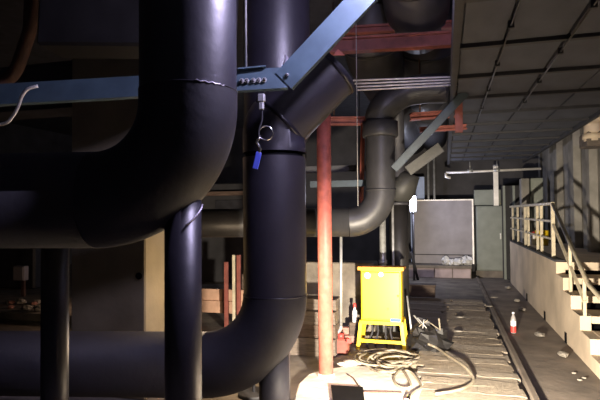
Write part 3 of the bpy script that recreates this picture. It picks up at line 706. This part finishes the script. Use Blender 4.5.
# ================================================================== FAR END OF THE HALL
pf = G(417, 277.5); Ypl = pf.y; plz = PY(440, 265.5, Ypl).z
xr_ = PY(475, 270, Ypl).x-.12
t = thing('platform', 'low pinkish brick platform at the far end of the hall', 'platform', Vector(((pf.x+xr_)/2, Ypl, 0)))
obj('platform_slab', MB().box(((pf.x+xr_)/2-.2, Ypl+.6, plz-.03), (xr_-pf.x+.5, 1.2, .06)), M_CONC, t)
obj('platform_body', MB().box(((pf.x+xr_)/2-.2, Ypl+.62, (plz-.06)/2), (xr_-pf.x+.48, 1.14, plz-.06)), M_CONC, t)
nb = 4; bw = (xr_-pf.x+.46)/nb
for k in range(nb): obj('front_board', MB().box((pf.x-.43+bw*(k+.5), Ypl+.035, (plz-.06)/2), (bw-.015, .03, plz-.075)), M_PLATF, t, bevel=.005)
Ypn = Ypl+.55
pl0 = PY(414, 200.5, Ypn); pr0 = PY(473.5, 263, Ypn)
t = thing('sheet_panel', 'large grey sheet panel with bright edges standing on the far platform', 'panel', Vector(((pl0.x+pr0.x)/2, Ypn, plz)))
obj('sheet', MB().box(((pl0.x+pr0.x)/2, Ypn, (pl0.z+plz)/2), (pr0.x-pl0.x, .03, pl0.z-plz)), M_PANEL, t)
obj('top_edge', MB().box(((pl0.x+pr0.x)/2, Ypn-.01, pl0.z), (pr0.x-pl0.x+.04, .07, .03)), M_WHITEP, t)
obj('side_edge', MB().box((pr0.x, Ypn-.01, (pl0.z+plz)/2), (.035, .06, pl0.z-plz)), M_WHITEP, t)
obj('seam', MB().box(((pl0.x+pr0.x)/2, Ypn-.02, plz+.22), (pr0.x-pl0.x, .012, .02)), M_RIB, t)
for k, (u, v, sx, sz) in enumerate(((446, 259, .08, .12), (451.5, 260, .05, .08), (458, 259.5, .10, .09), (467, 258.5, .10, .13))):
    q = PY(u, 265, Ypl+.25); q.z = plz
    tag(obj('white_sack', MB().blob(q+Z*sz*.7, (sx*1.25, .12, sz), 11, 7, .32, .7, k+160), M_WBAG, flat=True), ['tallest-left', 'small second', 'wide third', 'rightmost'][k]+' crumpled white sack on the far platform', 'sack', 'white sacks on the far platform')
# bright posts above the panel
for u, lab in ((428.5, 'left'), (434.5, 'right')):
    q = PY(u, 200, Ypn+.15); tag(obj('steel_post', MB().sweep([Vector((q.x, q.y, plz)), Vector((q.x, q.y, 3.2))], .03, 10), M_STEEL), '%s of two slim steel posts standing behind the far panel' % lab, 'post')
# grey green cabinet on its plinth
Yk = Ypl+.35; a = PY(476, 206, Yk); b = PY(505.5, 272, Yk)
t = thing('switch_cabinet', 'grey green metal switch cabinet at the far end of the hall', 'cabinet', Vector(((a.x+b.x)/2, Yk+.25, 0)))
kb = .16
obj('plinth', MB().box(((a.x+b.x)/2, Yk+.25, kb/2), (b.x-a.x+.04, .52, kb)), M_CONC, t)
obj('body', MB().box(((a.x+b.x)/2, Yk+.26, (a.z+kb)/2), (b.x-a.x, .5, a.z-kb)), M_GREEN, t, bevel=.01)
dr = obj('door', MB().box(((a.x+b.x)/2, Yk, (a.z+kb)/2), (b.x-a.x-.04, .02, a.z-kb-.05)), M_GREEN, t, bevel=.006)
obj('handle', MB().box((b.x-.1, Yk-.02, 1.0), (.025, .03, .14)), M_STEEL, dr)
a2 = PY(474, 190, Yk+.2); b2 = PY(501, 205, Yk+.2)
obj('upper_box', MB().box(((a2.x+b2.x)/2, Yk+.3, (a2.z+b2.z)/2), (b2.x-a2.x, .25, a2.z-b2.z)), M_GREEN, t, bevel=.01)
q = PY(496.5, 190, Yk-.05); obj('cable_duct', MB().beam((q.x, Yk+.12, a.z), (q.x, Yk+.12, CZ-.02), .11, .10, up=(0, 1, 0)), M_WHITEP, t)
# bright pipe under the ceiling at the far end
pts = [PY(446, 172.8, Ypl-.6), PY(470, 171, Ypl-.6), PY(497, 170, Ypl-.6), PY(541, 168.6, Ypl-.6)]
t = thing('ceiling_pipe', 'bright white pipe crossing under the low ceiling at the hall end', 'pipe', pts[1])
obj('pipe_body', MB().sweep([pts[0], pts[3]], .028, 12), M_WHITEP, t)
for k in (1, 2): d_ = (pts[3]-pts[0]).normalized(); obj('coupling', MB().sweep([pts[k]-d_*.06, pts[k]+d_*.06], .04, 12), M_STEEL, t)
obj('drop_elbow', MB().sweep([pts[0], pts[0]+Vector((.0, 0, -.09)), pts[0]+Vector((.1, 0, -.12))], .03, 10), M_WHITEP, t)
for k in (1, 2): obj('hanger_rod', MB().sweep([pts[k], Vector((pts[k].x, pts[k].y, CZ+.02))], .008, 6), M_STEEL, t)
# dark gate leaves and grey uprights behind the landing
q = PX(512, 240, 1.3)
t = thing('steel_gate', 'dark steel gate between the switch cabinet and the landing', 'gate', Vector((1.15, Ypl-.1, 0)))
g0 = PY(507, 240, Ypl); g1 = PY(522, 240, Ypl)
obj('gate_leaf', MB().box(((g0.x+g1.x)/2, Ypl+.02, 1.1), (g1.x-g0.x+.2, .04, 2.2)), M_RIB, t)
for x_ in (g0.x-.05, (g0.x+g1.x)/2, g1.x+.05): obj('stile', MB().box((x_, Ypl-.01, 1.1), (.05, .05, 2.2)), M_GREEN, t)
for u, wd, m_, lab in ((524.5, .16, M_RWALL, 'left narrow grey wall panel behind the landing rail'), (536, .24, M_GREEN, 'grey green locker standing behind the landing rail')):
    q = PY(u, 200, 12.0); 
    tt = thing('wall_panel' if m_ is M_RWALL else 'locker', lab, 'panel' if m_ is M_RWALL else 'locker', Vector((q.x, 12.0, LZ)))
    obj('body', MB().box((q.x, 12.0, LZ+.68), (wd, .3, 1.36)), m_, tt, bevel=.01); obj('front', MB().box((q.x, 11.84, LZ+.68), (wd-.05, .02, 1.28)), m_, tt)

# ================================================================== LAMP HOUSINGS
def aim_rot(a, b): return (Vector(b)-Vector(a)).to_track_quat('-Z', 'Y').to_matrix()
t = thing('work_light', 'yellow work floodlight on a low stand aimed at the cabinet', 'floodlight', Vector((WORK.x, WORK.y, .0)))
rt = aim_rot(WORK, WORK_AIM)
def rb(mb, c, s_): return mb.box(WORK+rt @ Vector(c), s_, rt)
obj('housing', rb(rb(rb(rb(rb(MB(), (0, 0, .12), (.26, .2, .04)), (0, .10, .07), (.26, .01, .10)), (0, -.10, .07), (.26, .01, .10)), (.13, 0, .07), (.01, .2, .10)), (-.13, 0, .07), (.01, .2, .10)), M_YEL, t)
obj('bulb', MB().sweep([WORK+rt @ Vector((-.08, 0, .065)), WORK+rt @ Vector((.08, 0, .065))], .008, 10), M_LENS, t)
for sx in (-1, 1): obj('leg', MB().beam(WORK+rt @ Vector((sx*.15, 0, .1)), Vector((WORK.x+sx*.16, WORK.y-.12, 0)), .02, .02), M_RIB, t)
obj('foot_bar', MB().box((WORK.x, WORK.y-.12, .012), (.42, .04, .024)), M_RIB, t)
t = thing('tube_light', 'bluish tube light hung from the ceiling beside the low ceiling edge', 'tube light', TUBE)
obj('tube', MB().sweep([TUBE-RH*.3-Z*.01, TUBE+RH*.3-Z*.01], .014, 12), M_TUBE, t)
obj('batten', MB().beam(TUBE+Z*.045-RH*.33, TUBE+Z*.045+RH*.33, .06, .05), M_WHITE, t)
for k in (-.2, .2): obj('hanger_rod', MB().sweep([TUBE+RH*k+Z*.06, Vector((TUBE.x, TUBE.y, 4.2))+RH*k], .006, 6), M_STEEL, t)
t = thing('cage_lamp', 'warm caged site lamp on a pole behind the second black pipe', 'lamp', Vector((CAGE.x, CAGE.y, 0)))
obj('pole', MB().sweep([Vector((CAGE.x, CAGE.y, 0)), CAGE-Z*.13], .014, 10), M_RIB, t)
obj('base', MB().sweep([Vector((CAGE.x, CAGE.y, 0)), Vector((CAGE.x, CAGE.y, .03))], .14, 20), M_RIB, t)
for k in range(6):
    a = k*math.pi/3; e_ = Vector((math.cos(a), math.sin(a), 0))
    obj('cage_wire', MB().sweep([CAGE-Z*.13+e_*.03, CAGE-Z*.05+e_*.075, CAGE+Z*.05+e_*.075, CAGE+Z*.11], .0025, 6), M_STEEL, t)
t = thing('cage_lamp', 'warm caged site lamp on a short pole hidden behind the pillar', 'lamp', Vector((SITE.x, SITE.y, 0)))
obj('pole', MB().sweep([Vector((SITE.x, SITE.y, .13)), SITE-Z*.13], .014, 10), M_RIB, t)
obj('base', MB().sweep([Vector((SITE.x, SITE.y, .12)), Vector((SITE.x, SITE.y, .15))], .14, 20), M_RIB, t)
for k in range(6):
    a = k*math.pi/3; e_ = Vector((math.cos(a), math.sin(a), 0))
    obj('cage_wire', MB().sweep([SITE-Z*.13+e_*.03, SITE-Z*.05+e_*.075, SITE+Z*.05+e_*.075, SITE+Z*.11], .0025, 6), M_STEEL, t)
t = thing('hall_lamp', 'bright white floodlight glowing left of the far panel', 'floodlight', Vector((FAR.x, FAR.y, 0)))
obj('stand', MB().sweep([Vector((FAR.x, FAR.y+.06, 0)), Vector((FAR.x, FAR.y+.06, FAR.z-.1))], .02, 10), M_RIB, t)
obj('lens', MB().box(FAR, (.13, .03, .36)), M_FARLENS, t); obj('housing', MB().box(FAR+Vector((0, .05, 0)), (.17, .06, .40)), M_RIB, t)
a = PY(410, 177, Ypn+.25); b = PY(424.5, 198, Ypn+.25)
tag(obj('added_glow_board', MB().box(((a.x+b.x)/2, Ypn+.3, (a.z+plz)/2), (b.x-a.x, .04, a.z-plz)), M_WALLGLOW, bevel=.005), 'added tall blue board standing for lamplight on the wall beside the far panel', 'board')  # added board, its blue painted in for the lamplit wall
